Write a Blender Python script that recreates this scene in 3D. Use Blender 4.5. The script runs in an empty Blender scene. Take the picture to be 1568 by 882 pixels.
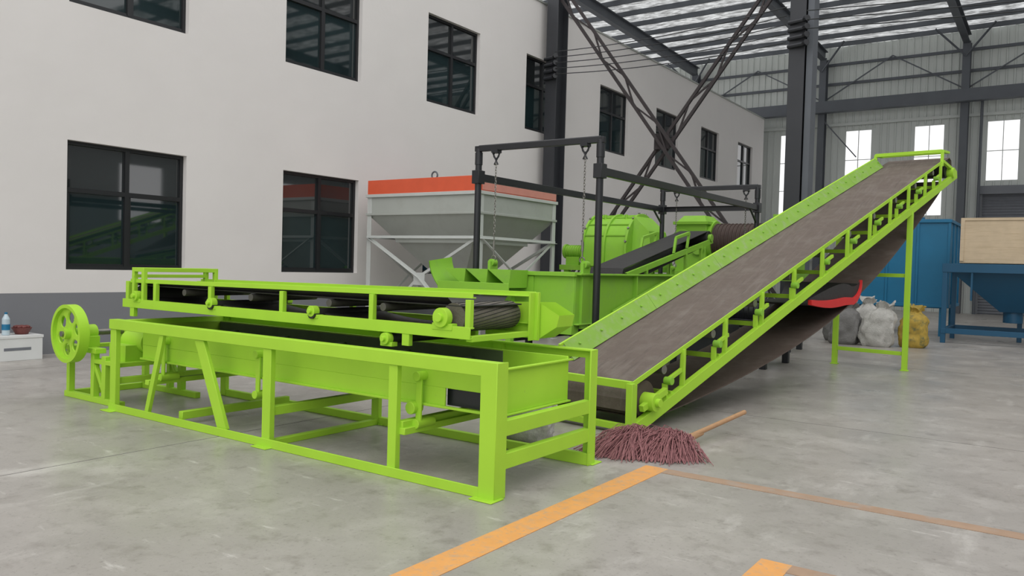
import bpy, bmesh, math, random
from mathutils import Vector as V, Matrix, noise
random.seed(4)
RJ=random.Random(9)
sc=bpy.context.scene
sc.view_settings.view_transform='Standard'
sc.view_settings.look='None'

# ---------------------------------------------------------------- materials
def mat(name,col,rough=.5,metal=0.,vary=.12,scale=6.,bump=0.,bscale=40.,spec=.5,dirt=None,dirt_amt=.5,dirt_scale=3.,ior=1.5):
    m=bpy.data.materials.new(name); m.use_nodes=True; nt=m.node_tree; N=nt.nodes; L=nt.links
    b=N['Principled BSDF']; b.inputs['Roughness'].default_value=rough; b.inputs['Metallic'].default_value=metal
    b.inputs['Specular IOR Level'].default_value=spec; b.inputs['IOR'].default_value=ior
    tc=N.new('ShaderNodeTexCoord')
    n=N.new('ShaderNodeTexNoise'); n.inputs['Scale'].default_value=scale; n.inputs['Detail'].default_value=6
    L.new(tc.outputs['Object'],n.inputs['Vector'])
    mix=N.new('ShaderNodeMix'); mix.data_type='RGBA'
    c=V(col)
    mix.inputs[6].default_value=(*(c*(1-vary)),1); mix.inputs[7].default_value=(*[min(1,x*(1+vary)) for x in c],1)
    L.new(n.outputs['Fac'],mix.inputs[0]); out=mix.outputs[2]
    if dirt:
        n2=N.new('ShaderNodeTexNoise'); n2.inputs['Scale'].default_value=dirt_scale; n2.inputs['Detail'].default_value=9; n2.inputs['Roughness'].default_value=.65
        L.new(tc.outputs['Object'],n2.inputs['Vector'])
        r=N.new('ShaderNodeValToRGB'); r.color_ramp.elements[0].position=.5; r.color_ramp.elements[1].position=.72
        r.color_ramp.elements[0].color=(0,0,0,1); r.color_ramp.elements[1].color=(dirt_amt,)*3+(1,)
        L.new(n2.outputs['Fac'],r.inputs[0])
        m2=N.new('ShaderNodeMix'); m2.data_type='RGBA'; L.new(r.outputs[0],m2.inputs[0]); L.new(out,m2.inputs[6]); m2.inputs[7].default_value=(*dirt,1); out=m2.outputs[2]
    L.new(out,b.inputs['Base Color'])
    if bump:
        nb=N.new('ShaderNodeTexNoise'); nb.inputs['Scale'].default_value=bscale; nb.inputs['Detail'].default_value=5
        L.new(tc.outputs['Object'],nb.inputs['Vector'])
        bp=N.new('ShaderNodeBump'); bp.inputs['Strength'].default_value=bump; bp.inputs['Distance'].default_value=.02
        L.new(nb.outputs['Fac'],bp.inputs['Height']); L.new(bp.outputs[0],b.inputs['Normal'])
    return m
def layer(m,specs):
    nt=m.node_tree; N=nt.nodes; L=nt.links; b=N['Principled BSDF']; tc=[n for n in N if n.type=='TEX_COORD'][0]
    src=b.inputs['Base Color'].links[0].from_socket
    for scl,p0,p1,colr,amt,st in specs:
        mp=N.new('ShaderNodeMapping'); mp.inputs['Scale'].default_value=st; mp.inputs['Location'].default_value=(scl,scl*.3,0); L.new(tc.outputs['Object'],mp.inputs[0])
        n2=N.new('ShaderNodeTexNoise'); n2.inputs['Scale'].default_value=scl; n2.inputs['Detail'].default_value=10; n2.inputs['Roughness'].default_value=.7; L.new(mp.outputs[0],n2.inputs['Vector'])
        r=N.new('ShaderNodeMapRange'); r.inputs[1].default_value=p0; r.inputs[2].default_value=p1; r.inputs[4].default_value=amt; L.new(n2.outputs['Fac'],r.inputs[0])
        mx=N.new('ShaderNodeMix'); mx.data_type='RGBA'; L.new(r.outputs[0],mx.inputs[0]); L.new(src,mx.inputs[6]); mx.inputs[7].default_value=(*colr,1); src=mx.outputs[2]
    L.new(src,b.inputs['Base Color'])
LIME=mat('lime_paint',(.385,.665,.045),.55,vary=.09,scale=3,spec=.3)
layer(LIME,[(14.,.64,.76,(.28,.40,.09),.55,(1,1,1))])
GREEN=mat('green_paint',(.25,.52,.045),.55,vary=.14,scale=3,dirt=(.19,.31,.09),dirt_amt=.45,spec=.3)
SKIRT=mat('skirt_paint',(.22,.40,.055),.6,vary=.15,scale=5,dirt=(.30,.37,.2),dirt_amt=.7,dirt_scale=9,spec=.3)
PANIN=mat('trough_inner_dark',(.10,.14,.06),.7,vary=.3,scale=5)  # dark grey-green for the inner faces of the trough
BELT=mat('black_rubber',(.022,.021,.02),.6,vary=.3,bump=.2)
BELTB=mat('worn_conveyor_belt',(.135,.108,.092),.8,vary=.14,scale=8,dirt=(.20,.175,.15),dirt_amt=.6,dirt_scale=3,bump=.2,spec=.25)
layer(BELTB,[(3.,.50,.66,(.20,.175,.155),.45,(5,.35,1)),(4.,.56,.68,(.08,.068,.06),.5,(6,.4,1)),(30.,.6,.7,(.07,.06,.055),.4,(1,1,1))])
BELTR=mat('return_belt_rubber',(.095,.072,.06),.8,vary=.2,dirt=(.15,.125,.11),dirt_amt=.5,spec=.2)
BLACK=mat('black_steel_paint',(.014,.015,.018),.35,vary=.3)
DARK=mat('dark_column_steel',(.026,.028,.033),.5,vary=.2,scale=2)
DGREY=mat('grey_structural_steel',(.10,.11,.125),.55,vary=.15,scale=2)
BROWN=mat('primer_brown_steel',(.032,.025,.026),.7,vary=.3)
STEEL=mat('worn_steel',(.25,.24,.22),.4,.7,vary=.3,scale=20)
IDLER=mat('dusty_idler_steel',(.09,.085,.075),.55,.2,vary=.3,scale=20)
HGREY=mat('hopper_grey_paint',(.38,.40,.37),.5,vary=.06,scale=2,dirt=(.29,.29,.26),dirt_amt=.35)
HWHITE=mat('hopper_frame_paint',(.50,.52,.50),.5,vary=.07)
RED=mat('hopper_red_paint',(.66,.10,.04),.5,vary=.1)
REDF=mat('faded_red_paint',(.62,.26,.21),.5,vary=.1)
REDD=mat('red_rubber',(.60,.02,.02),.5,vary=.1)
BLUE=mat('blue_tank_paint',(.008,.15,.29),.45,vary=.15,scale=2)
BLUE2=mat('blue_hopper_paint',(.008,.075,.15),.45,vary=.15,scale=2)
PLY=mat('plywood',(.55,.44,.30),.7,vary=.16,scale=5)
layer(PLY,[(3.,.5,.7,(.40,.30,.18),.6,(.6,1,8))])
SACKW=mat('woven_sack_white',(.50,.49,.46),.8,vary=.25,scale=7,bump=.6,dirt=(.24,.23,.21),dirt_amt=.6,dirt_scale=6)
SACKG=mat('woven_sack_grey',(.20,.195,.19),.85,vary=.3,scale=9,bump=.5)
SACKY=mat('printed_sack_yellow',(.42,.29,.05),.8,vary=.3,scale=12,dirt=(.06,.10,.06),dirt_amt=1.,dirt_scale=9)
BRIS=mat('broom_bristle',(.27,.115,.12),.85,vary=.5,scale=30)
WOOD=mat('wood_handle',(.42,.24,.12),.6,vary=.2,scale=20)
BOXW=mat('white_crate',(.66,.67,.66),.6,vary=.05)
PLAST=mat('clear_bottle_plastic',(.45,.55,.6),.2,vary=.1)
BOWL=mat('red_bowl',(.16,.04,.035),.5,vary=.5,scale=40)
FRAME=mat('window_frame_black',(.012,.013,.015),.4,vary=.1)
DRUM=mat('ribbed_rubber_drum',(.06,.036,.028),.65,vary=.3,bump=.3)
DRUM2=mat('worn_pulley_lagging',(.13,.115,.09),.6,vary=.3,bump=.3)
GLASS=mat('dark_tinted_glass',(.022,.026,.027),.03,vary=.5,scale=.7,spec=.7,ior=1.75)
GLASSG=mat('green_tinted_glass',(.012,.024,.026),.03,vary=.6,scale=.9,spec=.6,ior=1.7)
CLAD=mat('metal_cladding',(.60,.63,.60),.55,vary=.06,scale=.6)
CLADR=mat('grey_wall_cladding',(.34,.36,.36),.7,vary=.06,scale=.6)
ORANGE=mat('orange_line_paint',(.72,.34,.095),.6,vary=.12,scale=9,dirt=(.45,.33,.22),dirt_amt=.8,dirt_scale=12)
layer(ORANGE,[(22.,.56,.68,(.36,.31,.25),.75,(1,1,1))])
OFADE=mat('worn_orange_line_paint',(.36,.24,.16),.6,vary=.2,scale=9,dirt=(.33,.29,.25),dirt_amt=.9,dirt_scale=7)
SHUT=mat('roller_shutter_grey',(.16,.17,.19),.5,vary=.1)
JOINT=mat('floor_joint',(.14,.135,.125),.8)

ROOF=mat('roof_foil_translucent',(.48,.49,.49),.5,vary=.1,scale=2,dirt=(.92,.93,.93),dirt_amt=1.,dirt_scale=2.2,bump=.8,bscale=6)
nt=ROOF.node_tree; N=nt.nodes; L=nt.links; out=N['Material Output']; b=N['Principled BSDF']
tl=N.new('ShaderNodeBsdfTranslucent'); tl.inputs[0].default_value=(.93,.95,.95,1)  # translucency added so sky light comes through and brightens the roof
ms=N.new('ShaderNodeMixShader'); nn=N.new('ShaderNodeTexNoise'); nn.inputs['Scale'].default_value=4.2; nn.inputs['Detail'].default_value=9; nn.inputs['Roughness'].default_value=.75
mp=N.new('ShaderNodeMapping'); mp.inputs['Scale'].default_value=(.45,1.3,1); tc=[n for n in N if n.type=='TEX_COORD'][0]
L.new(tc.outputs['Object'],mp.inputs[0]); L.new(mp.outputs[0],nn.inputs['Vector'])
mr=N.new('ShaderNodeMapRange'); mr.inputs[1].default_value=.42; mr.inputs[2].default_value=.64; mr.inputs[3].default_value=.10; mr.inputs[4].default_value=.68
L.new(nn.outputs['Fac'],mr.inputs[0]); L.new(mr.outputs[0],ms.inputs[0]); L.new(b.outputs[0],ms.inputs[1]); L.new(tl.outputs[0],ms.inputs[2]); L.new(ms.outputs[0],out.inputs[0])
FLOOR=mat('concrete_floor',(.345,.322,.295),.5,vary=.2,scale=.9,dirt=(.49,.465,.43),dirt_amt=.7,dirt_scale=1.5,bump=.05,bscale=60)
nt=FLOOR.node_tree; N=nt.nodes; L=nt.links; b=N['Principled BSDF']; tc=[n for n in N if n.type=='TEX_COORD'][0]
nr=N.new('ShaderNodeTexNoise'); nr.inputs['Scale'].default_value=1.3; nr.inputs['Detail'].default_value=8
mr=N.new('ShaderNodeMapRange'); mr.inputs[3].default_value=.16; mr.inputs[4].default_value=.52
L.new(tc.outputs['Object'],nr.inputs['Vector']); L.new(nr.outputs['Fac'],mr.inputs[0]); L.new(mr.outputs[0],b.inputs['Roughness'])
layer(FLOOR,[(5.,.52,.70,(.19,.17,.148),.65,(1,1,1)),(38.,.56,.68,(.15,.135,.12),.65,(1,1,1)),(2.6,.56,.72,(.62,.60,.56),.6,(1,.35,1)),(1.1,.55,.75,(.22,.20,.18),.5,(1,1,1)),(9.,.60,.70,(.66,.64,.6),.55,(.25,1,1)),(14.,.64,.70,(.11,.095,.08),.55,(1,1,1))])
PLAS=mat('painted_plaster',(.71,.685,.665),.85,vary=.04,scale=.8,bump=.5,bscale=2.2,spec=.2)
nt=PLAS.node_tree; N=nt.nodes; L=nt.links; b=N['Principled BSDF']
src=b.inputs['Base Color'].links[0].from_socket
tc=[n for n in N if n.type=='TEX_COORD'][0]; sep=N.new('ShaderNodeSeparateXYZ'); L.new(tc.outputs['Object'],sep.inputs[0])
lt=N.new('ShaderNodeMath'); lt.operation='LESS_THAN'; lt.inputs[1].default_value=.91; L.new(sep.outputs[2],lt.inputs[0])
mx=N.new('ShaderNodeMix'); mx.data_type='RGBA'; L.new(lt.outputs[0],mx.inputs[0]); L.new(src,mx.inputs[6]); mx.inputs[7].default_value=(.20,.205,.22,1)
L.new(mx.outputs[2],b.inputs['Base Color'])

# ---------------------------------------------------------------- builder
class B:
    def __init__(s,name,jit=True): s.name=name; s.bm=bmesh.new(); s.mats=[]; s.jit=jit
    def mi(s,m):
        if m not in s.mats: s.mats.append(m)
        return s.mats.index(m)
    def poly(s,vs,fs,m):
        i=s.mi(m); bv=[s.bm.verts.new(v) for v in vs]
        for f in fs:
            try:
                fc=s.bm.faces.new([bv[k] for k in f]); fc.material_index=i
            except ValueError: pass
    def box(s,a,b,m):
        e=RJ.uniform(.0002,.0016) if s.jit else 0
        x0,y0,z0=[min(a[i],b[i])-e for i in range(3)]; x1,y1,z1=[max(a[i],b[i])+e for i in range(3)]
        if s.jit and z0<.0005: z0=.0003
        s.poly([(x0,y0,z0),(x1,y0,z0),(x1,y1,z0),(x0,y1,z0),(x0,y0,z1),(x1,y0,z1),(x1,y1,z1),(x0,y1,z1)],
          [(0,3,2,1),(4,5,6,7),(0,1,5,4),(1,2,6,5),(2,3,7,6),(3,0,4,7)],m)
    def sweep(s,prof,p,q,m,up=(0,0,1)):
        p=V(p);q=V(q);d=(q-p).normalized(); up=V(up)
        if s.jit:
            p=p-d*RJ.uniform(0,.0015); q=q+d*RJ.uniform(0,.0015)
            jo=V((RJ.uniform(-.0007,.0007),RJ.uniform(-.0007,.0007),RJ.uniform(0,.0007))); p=p+jo; q=q+jo
        if abs(d.dot(up))>.99: up=V((0,1,0)) if abs(d.y)<.9 else V((1,0,0))
        sx=d.cross(up).normalized(); sy=sx.cross(d)
        n=len(prof); vs=[p+sx*a+sy*b for a,b in prof]+[q+sx*a+sy*b for a,b in prof]
        s.poly(vs,[tuple(range(n))[::-1],tuple(range(n,2*n))]+[(i,(i+1)%n,n+(i+1)%n,n+i) for i in range(n)],m)
    def beam(s,p,q,w,h,m,up=(0,0,1)):
        s.sweep([(-w/2,-h/2),(w/2,-h/2),(w/2,h/2),(-w/2,h/2)],p,q,m,up)
    def chan(s,p,q,w,h,t,m,side=1,up=(0,0,1)):
        w2=w/2*side; ts=t*side
        s.sweep([(w2,-h/2),(w2,h/2),(-w2,h/2),(-w2,h/2-t),(w2-ts,h/2-t),(w2-ts,-h/2+t),(-w2,-h/2+t),(-w2,-h/2)],p,q,m,up)
    def ang(s,p,q,a,t,m,sx=1,sy=1,up=(0,0,1)):
        s.sweep([(0,0),(a*sx,0),(a*sx,t*sy),(t*sx,t*sy),(t*sx,a*sy),(0,a*sy)],p,q,m,up)
    def ibeam(s,p,q,w,h,t,m,up=(0,0,1)):
        a,b_=w/2,h/2;k=t/2
        s.sweep([(-a,-b_),(a,-b_),(a,-b_+t),(k,-b_+t),(k,b_-t),(a,b_-t),(a,b_),(-a,b_),(-a,b_-t),(-k,b_-t),(-k,-b_+t),(-a,-b_+t)],p,q,m,up)
    def cyl(s,p,q,r,m,n=20,r2=None):
        p=V(p);q=V(q);d=(q-p).normalized(); up=V((0,0,1)) if abs(d.z)<.9 else V((1,0,0))
        sx=d.cross(up).normalized(); sy=sx.cross(d); r2=r if r2 is None else r2
        c=[(math.cos(2*math.pi*i/n),math.sin(2*math.pi*i/n)) for i in range(n)]
        vs=[p+(sx*a+sy*b)*r for a,b in c]+[q+(sx*a+sy*b)*r2 for a,b in c]
        s.poly(vs,[tuple(range(n))[::-1],tuple(range(n,2*n))]+[(i,(i+1)%n,n+(i+1)%n,n+i) for i in range(n)],m)
    def tube(s,pts,r,m,n=8):
        for a,b in zip(pts[:-1],pts[1:]): s.cyl(a,b,r,m,n)
    def ring(s,c,axis,R,r,m,n=28,k=8,sc=(1,1)):
        axis=V(axis).normalized(); up=V((0,0,1)) if abs(axis.z)<.9 else V((1,0,0))
        a=axis.cross(up).normalized(); b=a.cross(axis); c=V(c); vs=[];fs=[]
        for i in range(n):
            t=2*math.pi*i/n; d=a*math.cos(t)*sc[0]+b*math.sin(t)*sc[1]
            for j in range(k):
                u=2*math.pi*j/k; vs.append(c+d*(R+r*math.cos(u))+axis*r*math.sin(u))
        for i in range(n):
            for j in range(k): fs.append((i*k+j,((i+1)%n)*k+j,((i+1)%n)*k+(j+1)%k,i*k+(j+1)%k))
        s.poly(vs,fs,m)
    def ribbon(s,pts,wv,th,m):
        wv=V(wv); P=[V(p) for p in pts]; n=len(P); vs=[]
        for i,p in enumerate(P):
            d=(P[min(i+1,n-1)]-P[max(i-1,0)]).normalized(); nn=wv.cross(d).normalized()
            vs+=[p,p+wv,p+wv+nn*th,p+nn*th]
        fs=[(0,1,2,3),tuple(4*(n-1)+k for k in (3,2,1,0))]
        for i in range(n-1):
            for k in range(4): fs.append((4*i+k,4*i+4+k,4*i+4+(k+1)%4,4*i+(k+1)%4))
        s.poly(vs,fs,m)
    def done(s,bevel=0,parent=None):
        bmesh.ops.recalc_face_normals(s.bm,faces=s.bm.faces[:])
        for f in s.bm.faces: f.smooth=True
        me=bpy.data.meshes.new(s.name); s.bm.to_mesh(me); s.bm.free()
        for m in s.mats: me.materials.append(m)
        me.set_sharp_from_angle(angle=math.radians(32))
        o=bpy.data.objects.new(s.name,me); sc.collection.objects.link(o)
        if bevel:
            md=o.modifiers.new('bevel','BEVEL'); md.width=bevel; md.segments=1; md.limit_method='ANGLE'; md.angle_limit=math.radians(50)
        if parent: o.parent=parent
        return o

# ---------------------------------------------------------------- shell
XW=-12.4
fl=B('floor',False); fl.box((-30,-10,-.12),(15.2,39.8,0),FLOOR)
for x in (-5.82,.2,-11.0): fl.box((x-.003,-10,.0),(x+.003,39.8,.0012),JOINT)
for y in (8.3,14.5): fl.box((XW,y-.003,0),(15,y+.003,.0012),JOINT)
fl.done()
def wall_y(name,x0,x1,ys,zs,holes,m):
    b=B(name,False)
    Y=sorted(set(list(ys)+[h[0] for h in holes]+[h[1] for h in holes])); Z=sorted(set(list(zs)+[h[2] for h in holes]+[h[3] for h in holes]))
    for i in range(len(Y)-1):
        j=0
        while j<len(Z)-1:
            def solid(k):
                cy=(Y[i]+Y[i+1])/2; cz=(Z[k]+Z[k+1])/2
                return not any(h[0]<cy<h[1] and h[2]<cz<h[3] for h in holes)
            if not solid(j): j+=1; continue
            k=j
            while k+1<len(Z)-1 and solid(k+1): k+=1
            b.box((x0,Y[i],Z[j]),(x1,Y[i+1],Z[k+1]),m); j=k+1
    return b
upY=[-2.2,1.9,6.0,10.0,14.05,18.1,22.25,26.4,30.6,34.9]
loY=[-2.2,1.9,6.0,10.0,14.05]
holes=[(y,y+1.97,5.26,7.3) for y in upY]+[(y,y+1.97,1.26,3.21) for y in loY]
w=wall_y('wall_left',XW-.3,XW,(-10,38.4),(0,8.85),holes,PLAS)
w.box((XW-8,38.1,0),(XW-.3,38.4,8.85),PLAS)
w.done()
tr=B('trim_1'); tr.box((XW-.34,-10,8.85),(XW+.03,38.43,8.9),HGREY); tr.done()
for i,(y0,y1,z0,z1) in enumerate(holes):
    b=B('window_%d'%(i+1)); xf=XW-.10; f=.055
    b.box((xf-.06,y0,z0),(xf,y1,z0+f),FRAME); b.box((xf-.06,y0,z1-f),(xf,y1,z1),FRAME)
    b.box((xf-.06,y0,z0+f),(xf,y0+f,z1-f),FRAME); b.box((xf-.06,y1-f,z0+f),(xf,y1,z1-f),FRAME)
    ym=(y0+y1)/2; zt=z0+(z1-z0)*.62
    b.box((xf-.055,ym-.035,z0+f),(xf+.005,ym+.035,z1-f),FRAME)
    b.box((xf-.055,y0+f,zt-.035),(xf+.003,y1-f,zt+.035),FRAME)
    b.box((xf-.04,y0+f,z0+f),(xf-.01,y0+f+.035,zt-.03),FRAME); b.box((xf-.04,ym+.035,z0+f),(xf-.01,ym+.07,zt-.03),FRAME)
    b.box((xf-.04,y0+f,z0+f),(xf-.01,y1-f,z0+f+.035),FRAME)
    b.box((xf-.05,y0+f,z0+f),(xf-.045,y1-f,zt),GLASSG); b.box((xf-.05,y0+f,zt),(xf-.045,y1-f,z1-f),GLASS)
    b.box((XW-.29,y0,z0),(XW-.27,y1,z1),FRAME)  # black sheet behind the glass stands in for the unlit room
    b.done()
YB=39.5; ZE=11.65
bh=[(-11.95,-10.75,4.2,8.25),(-8.95,-7.75,4.2,8.25),(-6.05,-4.8,4.2,8.25),(-3.25,-2.0,5.65,8.25),(-.3,.9,5.65,8.25),(2.8,4,4.2,8.25),(5.8,7,4.2,8.25),(8.8,10,4.2,8.25)]
door=(-3.3,1.5,0,5.3)
def wall_x(name,y0,y1,xs,zs,holes,m,ribs=None):
    b=B(name,False); X=sorted(set(list(xs)+[h[0] for h in holes]+[h[1] for h in holes])); Z=sorted(set(list(zs)+[h[2] for h in holes]+[h[3] for h in holes]))
    for i in range(len(X)-1):
        for j in range(len(Z)-1):
            cx=(X[i]+X[i+1])/2; cz=(Z[j]+Z[j+1])/2
            if not any(h[0]<cx<h[1] and h[2]<cz<h[3] for h in holes): b.box((X[i],y0,Z[j]),(X[i+1],y1,Z[j+1]),m)
    if ribs:
        x=xs[0]+.1
        while x<xs[-1]-.1:
            seg=[(zs[0],zs[-1])]
            for h in holes:
                if h[0]-.06<x<h[1]+.06:
                    ns=[]
                    for a,c in seg:
                        if a<h[2]: ns.append((a,min(c,h[2])))
                        if c>h[3]: ns.append((max(a,h[3]),c))
                    seg=sorted(set(ns))
            for a,c in seg:
                if c-a>.1: b.poly([(x-.05,y0,a),(x-.025,y0-.045,a),(x+.025,y0-.045,a),(x+.05,y0,a),(x-.05,y0,c),(x-.025,y0-.045,c),(x+.025,y0-.045,c),(x+.05,y0,c)],[(0,1,5,4),(1,2,6,5),(2,3,7,6)],m)
            x+=ribs
    return b
wb=wall_x('wall_back',YB,YB+.15,(-30,15),(0,ZE+.5),bh+[door],CLAD,ribs=.3); wb.done()
for i,h in enumerate(bh):
    b=B('window_%d'%(len(holes)+1+i))
    x0,x1,z0,z1=h; f=.05
    for a,c in (((x0,z0),(x1,z0+f)),((x0,z1-f),(x1,z1)),((x0,z0+f),(x0+f,z1-f)),((x1-f,z0+f),(x1,z1-f))):
        b.box((a[0],YB,a[1]),(c[0],YB+.06,c[1]),CLAD)
    xm=(x0+x1)/2; b.box((xm-.015,YB+.01,z0+f),(xm+.015,YB+.05,z1-f),CLAD)
    z=z0+1.3
    while z<z1-.5: b.box((x0+f,YB+.01,z-.015),(x1-f,YB+.05,z+.015),CLAD); z+=1.35
    b.done()
b=B('door_1')
for k in range(int(5.3/.12)):
    z=k*.12; b.poly([(door[0],YB+.05,z),(door[1],YB+.05,z),(door[0],YB+.02,z+.06),(door[1],YB+.02,z+.06),(door[0],YB+.05,z+.12),(door[1],YB+.05,z+.12)],[(0,1,3,2),(2,3,5,4)],SHUT)
b.box((door[0]-.1,YB-.25,5.1),(door[1]+.1,YB-.06,5.45),SHUT); b.box((door[0]-.1,YB-.12,0),(door[0],YB-.05,5.1),SHUT); b.box((door[1],YB-.12,0),(door[1]+.1,YB-.05,5.1),SHUT)
b.done()
rh=[(y,y+2.4,3.3,6.2) for y in range(-8,38,5)]
wr=wall_y('wall_right',15,15.2,(-10,39.5),(0,11.6),rh,CLADR); wr.done()

rf=B('ceiling',False)
yA,zA,yB_,zB=19.5,12.75,39.7,12.15
rf.poly([(-30,yA,zA),(15.2,yA,zA),(15.2,yB_,zB),(-30,yB_,zB)],[(0,3,2,1)],ROOF)
rf.done()
rz=lambda y: zA+(zB-zA)*(y-yA)/(yB_-yA)
b=B('roof_frame')
y=19.8
while y<39.4:
    b.chan((-29.9,y,rz(y)-.12),(15,y,rz(y)-.12),.07,.2,.012,DGREY); y+=1.35
for x in (-22.5,-16.2,-9.9,-4.05,1.8,8.2):
    b.ibeam((x,19,rz(19)-.47),(x,39.2,rz(39.2)-.47),.26,.45,.03,DGREY)
    b.ibeam((x,39.1,0),(x,39.1,rz(39.2)-.6),.3,.42,.03,DGREY)
    for s in (-1,1): b.beam((x,38.7,10.9),(x+s*1.1,38,12.0),.06,.06,DGREY)
b.chan((-29.9,38.7,9.25),(15,38.7,9.25),.3,.5,.04,DGREY)
b.box((-29.9,38.5,8.98),(15,38.9,9.02),DGREY)
for z in (2.2,4.0,8.5,10.4,11.3): b.chan((-29.9,39.36,z),(-3.5 if z<5 else 15,39.36,z),.08,.12,.012,CLAD if z<9 else DGREY)
for x0,x1 in ((-9.9,-4.05),(-4.05,1.8),(-16.2,-9.9)):
    b.beam((x0,39.2,9.6),((x0+x1)/2,39.2,11.4),.05,.05,DGREY); b.beam((x1,39.2,9.6),((x0+x1)/2,39.2,11.4),.05,.05,DGREY)
    b.beam((x0,38.9,8.8),(x0+1.6,38.9,6.9),.05,.05,DGREY) if x0<-9 else None
b.cyl((-3.4,39.0,0),(-3.4,39.0,9.0),.06,DGREY,10)
b.done()
CX=[(-12.0,19.0),(-5.36,19.0)]
cols=[]
for n,(x,y) in enumerate(CX):
    b=B('steel_column'); b.ibeam((x,y,0),(x,y,12.3),.36,.55,.03,DARK,up=(0,1,0)); b.box((x-.3,y-.4,0),(x+.3,y+.4,.03),DARK)
    b.box((x-.02,y-.27,0),(x+.02,y+.27,12.3),DARK)
    if n==1:
        b.box((x+.2,y-.2,0),(x+.34,y+.2,12.2),DGREY)
        b.box((x-.22,y-.3,8.9),(x+.22,y+.3,9.1),DARK)
    for k in range(4):
        z=6.7+.18*k; b.cyl((x-.2,y-.3,z),(x+.28,y-.42,z),.05,DARK,8); b.cyl((x+.2,y-.42,z),(x+.28,y-.5,z),.07,BLACK,8)
    cols.append(b.done(.004))
b=B('cross_brace')
def lattice(p,q,w):
    p=V(p);q=V(q);d=(q-p); L_=d.length; d.normalize(); s=V((0,1,0)).cross(d)
    for k in (-1,1): b.beam(p+s*k*w/2,q+s*k*w/2,.075,.075,BROWN,up=(0,1,0))
    n=int(L_/.8)
    for i in range(n):
        a=p+d*(L_*i/n); c=p+d*(L_*(i+1)/n); k=1 if i%2 else -1
        b.beam(a+s*k*w/2,c-s*k*w/2,.04,.04,BROWN,up=(0,1,0))
lattice((-11.85,18.9,9.1),(-5.55,18.9,.6),.24); lattice((-5.55,19.1,8.95),(-11.85,19.1,.5),.24)
b.box((-8.95,18.97,4.60),(-8.55,19.03,5.0),BROWN)
b.done(parent=cols[0])
b=B('power_cables')
for k in range(5):
    z0=6.75+.15*k; pts=[]
    for i in range(13):
        t=i/12; pts.append((-11.75+6.2*t,18.5,z0+.05*k*t-.25*4*t*(1-t)*.5))
    b.tube(pts,.012,BLACK,5)
for k in range(3):
    pts=[(-5.1+20*t/12,18.5,7.0+.2*k-.4*4*(t/12)*(1-t/12)) for t in range(13)]
    b.tube(pts,.012,BLACK,5)
b.done(parent=cols[1])
b=B('floor_marking_line'); b.box((-2.62,-3,0),(-2.44,5.6,.002),ORANGE); b.done()
b=B('floor_marking_line'); b.box((-2.44,5.47,0),(6,5.6,.002),OFADE); b.done()
b=B('floor_marking_line'); b.box((-1.28,-3,0),(-1.12,4.18,.002),ORANGE); b.box((-1.12,4.06,0),(4,4.18,.0018),OFADE); b.done()

# ---------------------------------------------------------------- front vibrating screen
v=B('vibrating_screen')
X0,X1,Y0,Y1,ZT=-7.58,-2.95,4.08,5.38,.88
v.box((X0,Y0,ZT-.09),(X1,Y0+.012,ZT),LIME); v.box((X0,Y0,ZT-.012),(X1,Y0+.09,ZT),LIME)
v.box((X0,Y0,.0),(X1,Y0+.012,.07),LIME); v.box((X0,Y0,.0),(X1,Y0+.07,.012),LIME)
for x,w in ((X0,.1),(-5.28,.1),(-3.9,.08)):
    v.box((x,Y0+.013,.012),(x+w,Y0+.06,ZT-.012),LIME)
v.box((X1-.13,Y0-.003,0),(X1,Y0+.012,ZT+.002),LIME); v.box((X1-.012,Y0,0),(X1,Y0+.12,ZT),LIME)
v.beam((-6.72,Y0+.035,.80),(-6.96,Y0+.035,.04),.035,.06,LIME,up=(1,0,0))
v.beam((-6.16,Y0+.035,.80),(-5.80,Y0+.035,.04),.035,.12,LIME,up=(1,0,0))
v.box((X0,Y1-.012,ZT-.07),(X1,Y1,ZT),LIME); v.box((X0,Y1-.07,ZT-.012),(X1,Y1,ZT),LIME)
v.box((X0,Y1-.05,0),(X1,Y1,.07),LIME); v.box((-5.3,Y1-.05,.30),(X0,Y1,.36),LIME)
for x in (X0,-5.28,-3.9): v.box((x,Y1-.06,.012),(x+.09,Y1-.013,ZT-.012),LIME)
v.box((X1-.012,Y1-.1,0),(X1,Y1,ZT),LIME); v.box((X1-.1,Y1-.012,0),(X1,Y1+.002,ZT),LIME)
for z0,z1 in ((.40,.50),(.185,.285)):
    v.box((X1-.02,Y0+.1,z0),(X1-.004,Y1-.08,z1),LIME); v.box((X1-.06,Y0+.1,z1-.012),(X1-.02,Y1-.08,z1),LIME)
v.box((X1-.45,Y1-.09,.0),(X1,Y1-.05,.09),LIME)
v.box((X0,Y0+.05,.80),(X0+.05,Y1,.87),LIME); v.box((X0,Y0+.05,.25),(X0+.05,Y1-.05,.31),LIME)
for x,z in ((-5.26,.25),(-3.86,.32),(-6.5,.05)): v.box((x,Y0+.06,z),(x+.06,Y1-.05,z+.07),LIME)
v.box((-5.26,Y0+.06,.0),(-5.2,Y1,.05),LIME)
for x,y in ((X0+.05,Y0),(-5.23,Y0),(X1-.07,Y0),(X1-.07,Y1),(-5.23,Y1)): v.box((x-.09,y-.06,0),(x+.09,y+.08,.008),LIME)
ty0,ty1,tz0,tz1,tx0,tx1=4.33,5.2,.50,.83,-7.42,-3.10
v.box((tx0,ty0,tz0+.13),(tx1,ty0+.014,tz1),LIME)
v.box((tx0,ty0,tz0),(-3.58,ty0+.014,tz0+.13),LIME); v.box((-3.27,ty0,tz0),(tx1,ty0+.014,tz0+.13),LIME)
v.box((-3.6,ty0+.05,tz0+.002),(-3.25,ty0+.06,tz0+.14),BLACK)  # black plate behind the notch stands in for the dark inside
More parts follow.
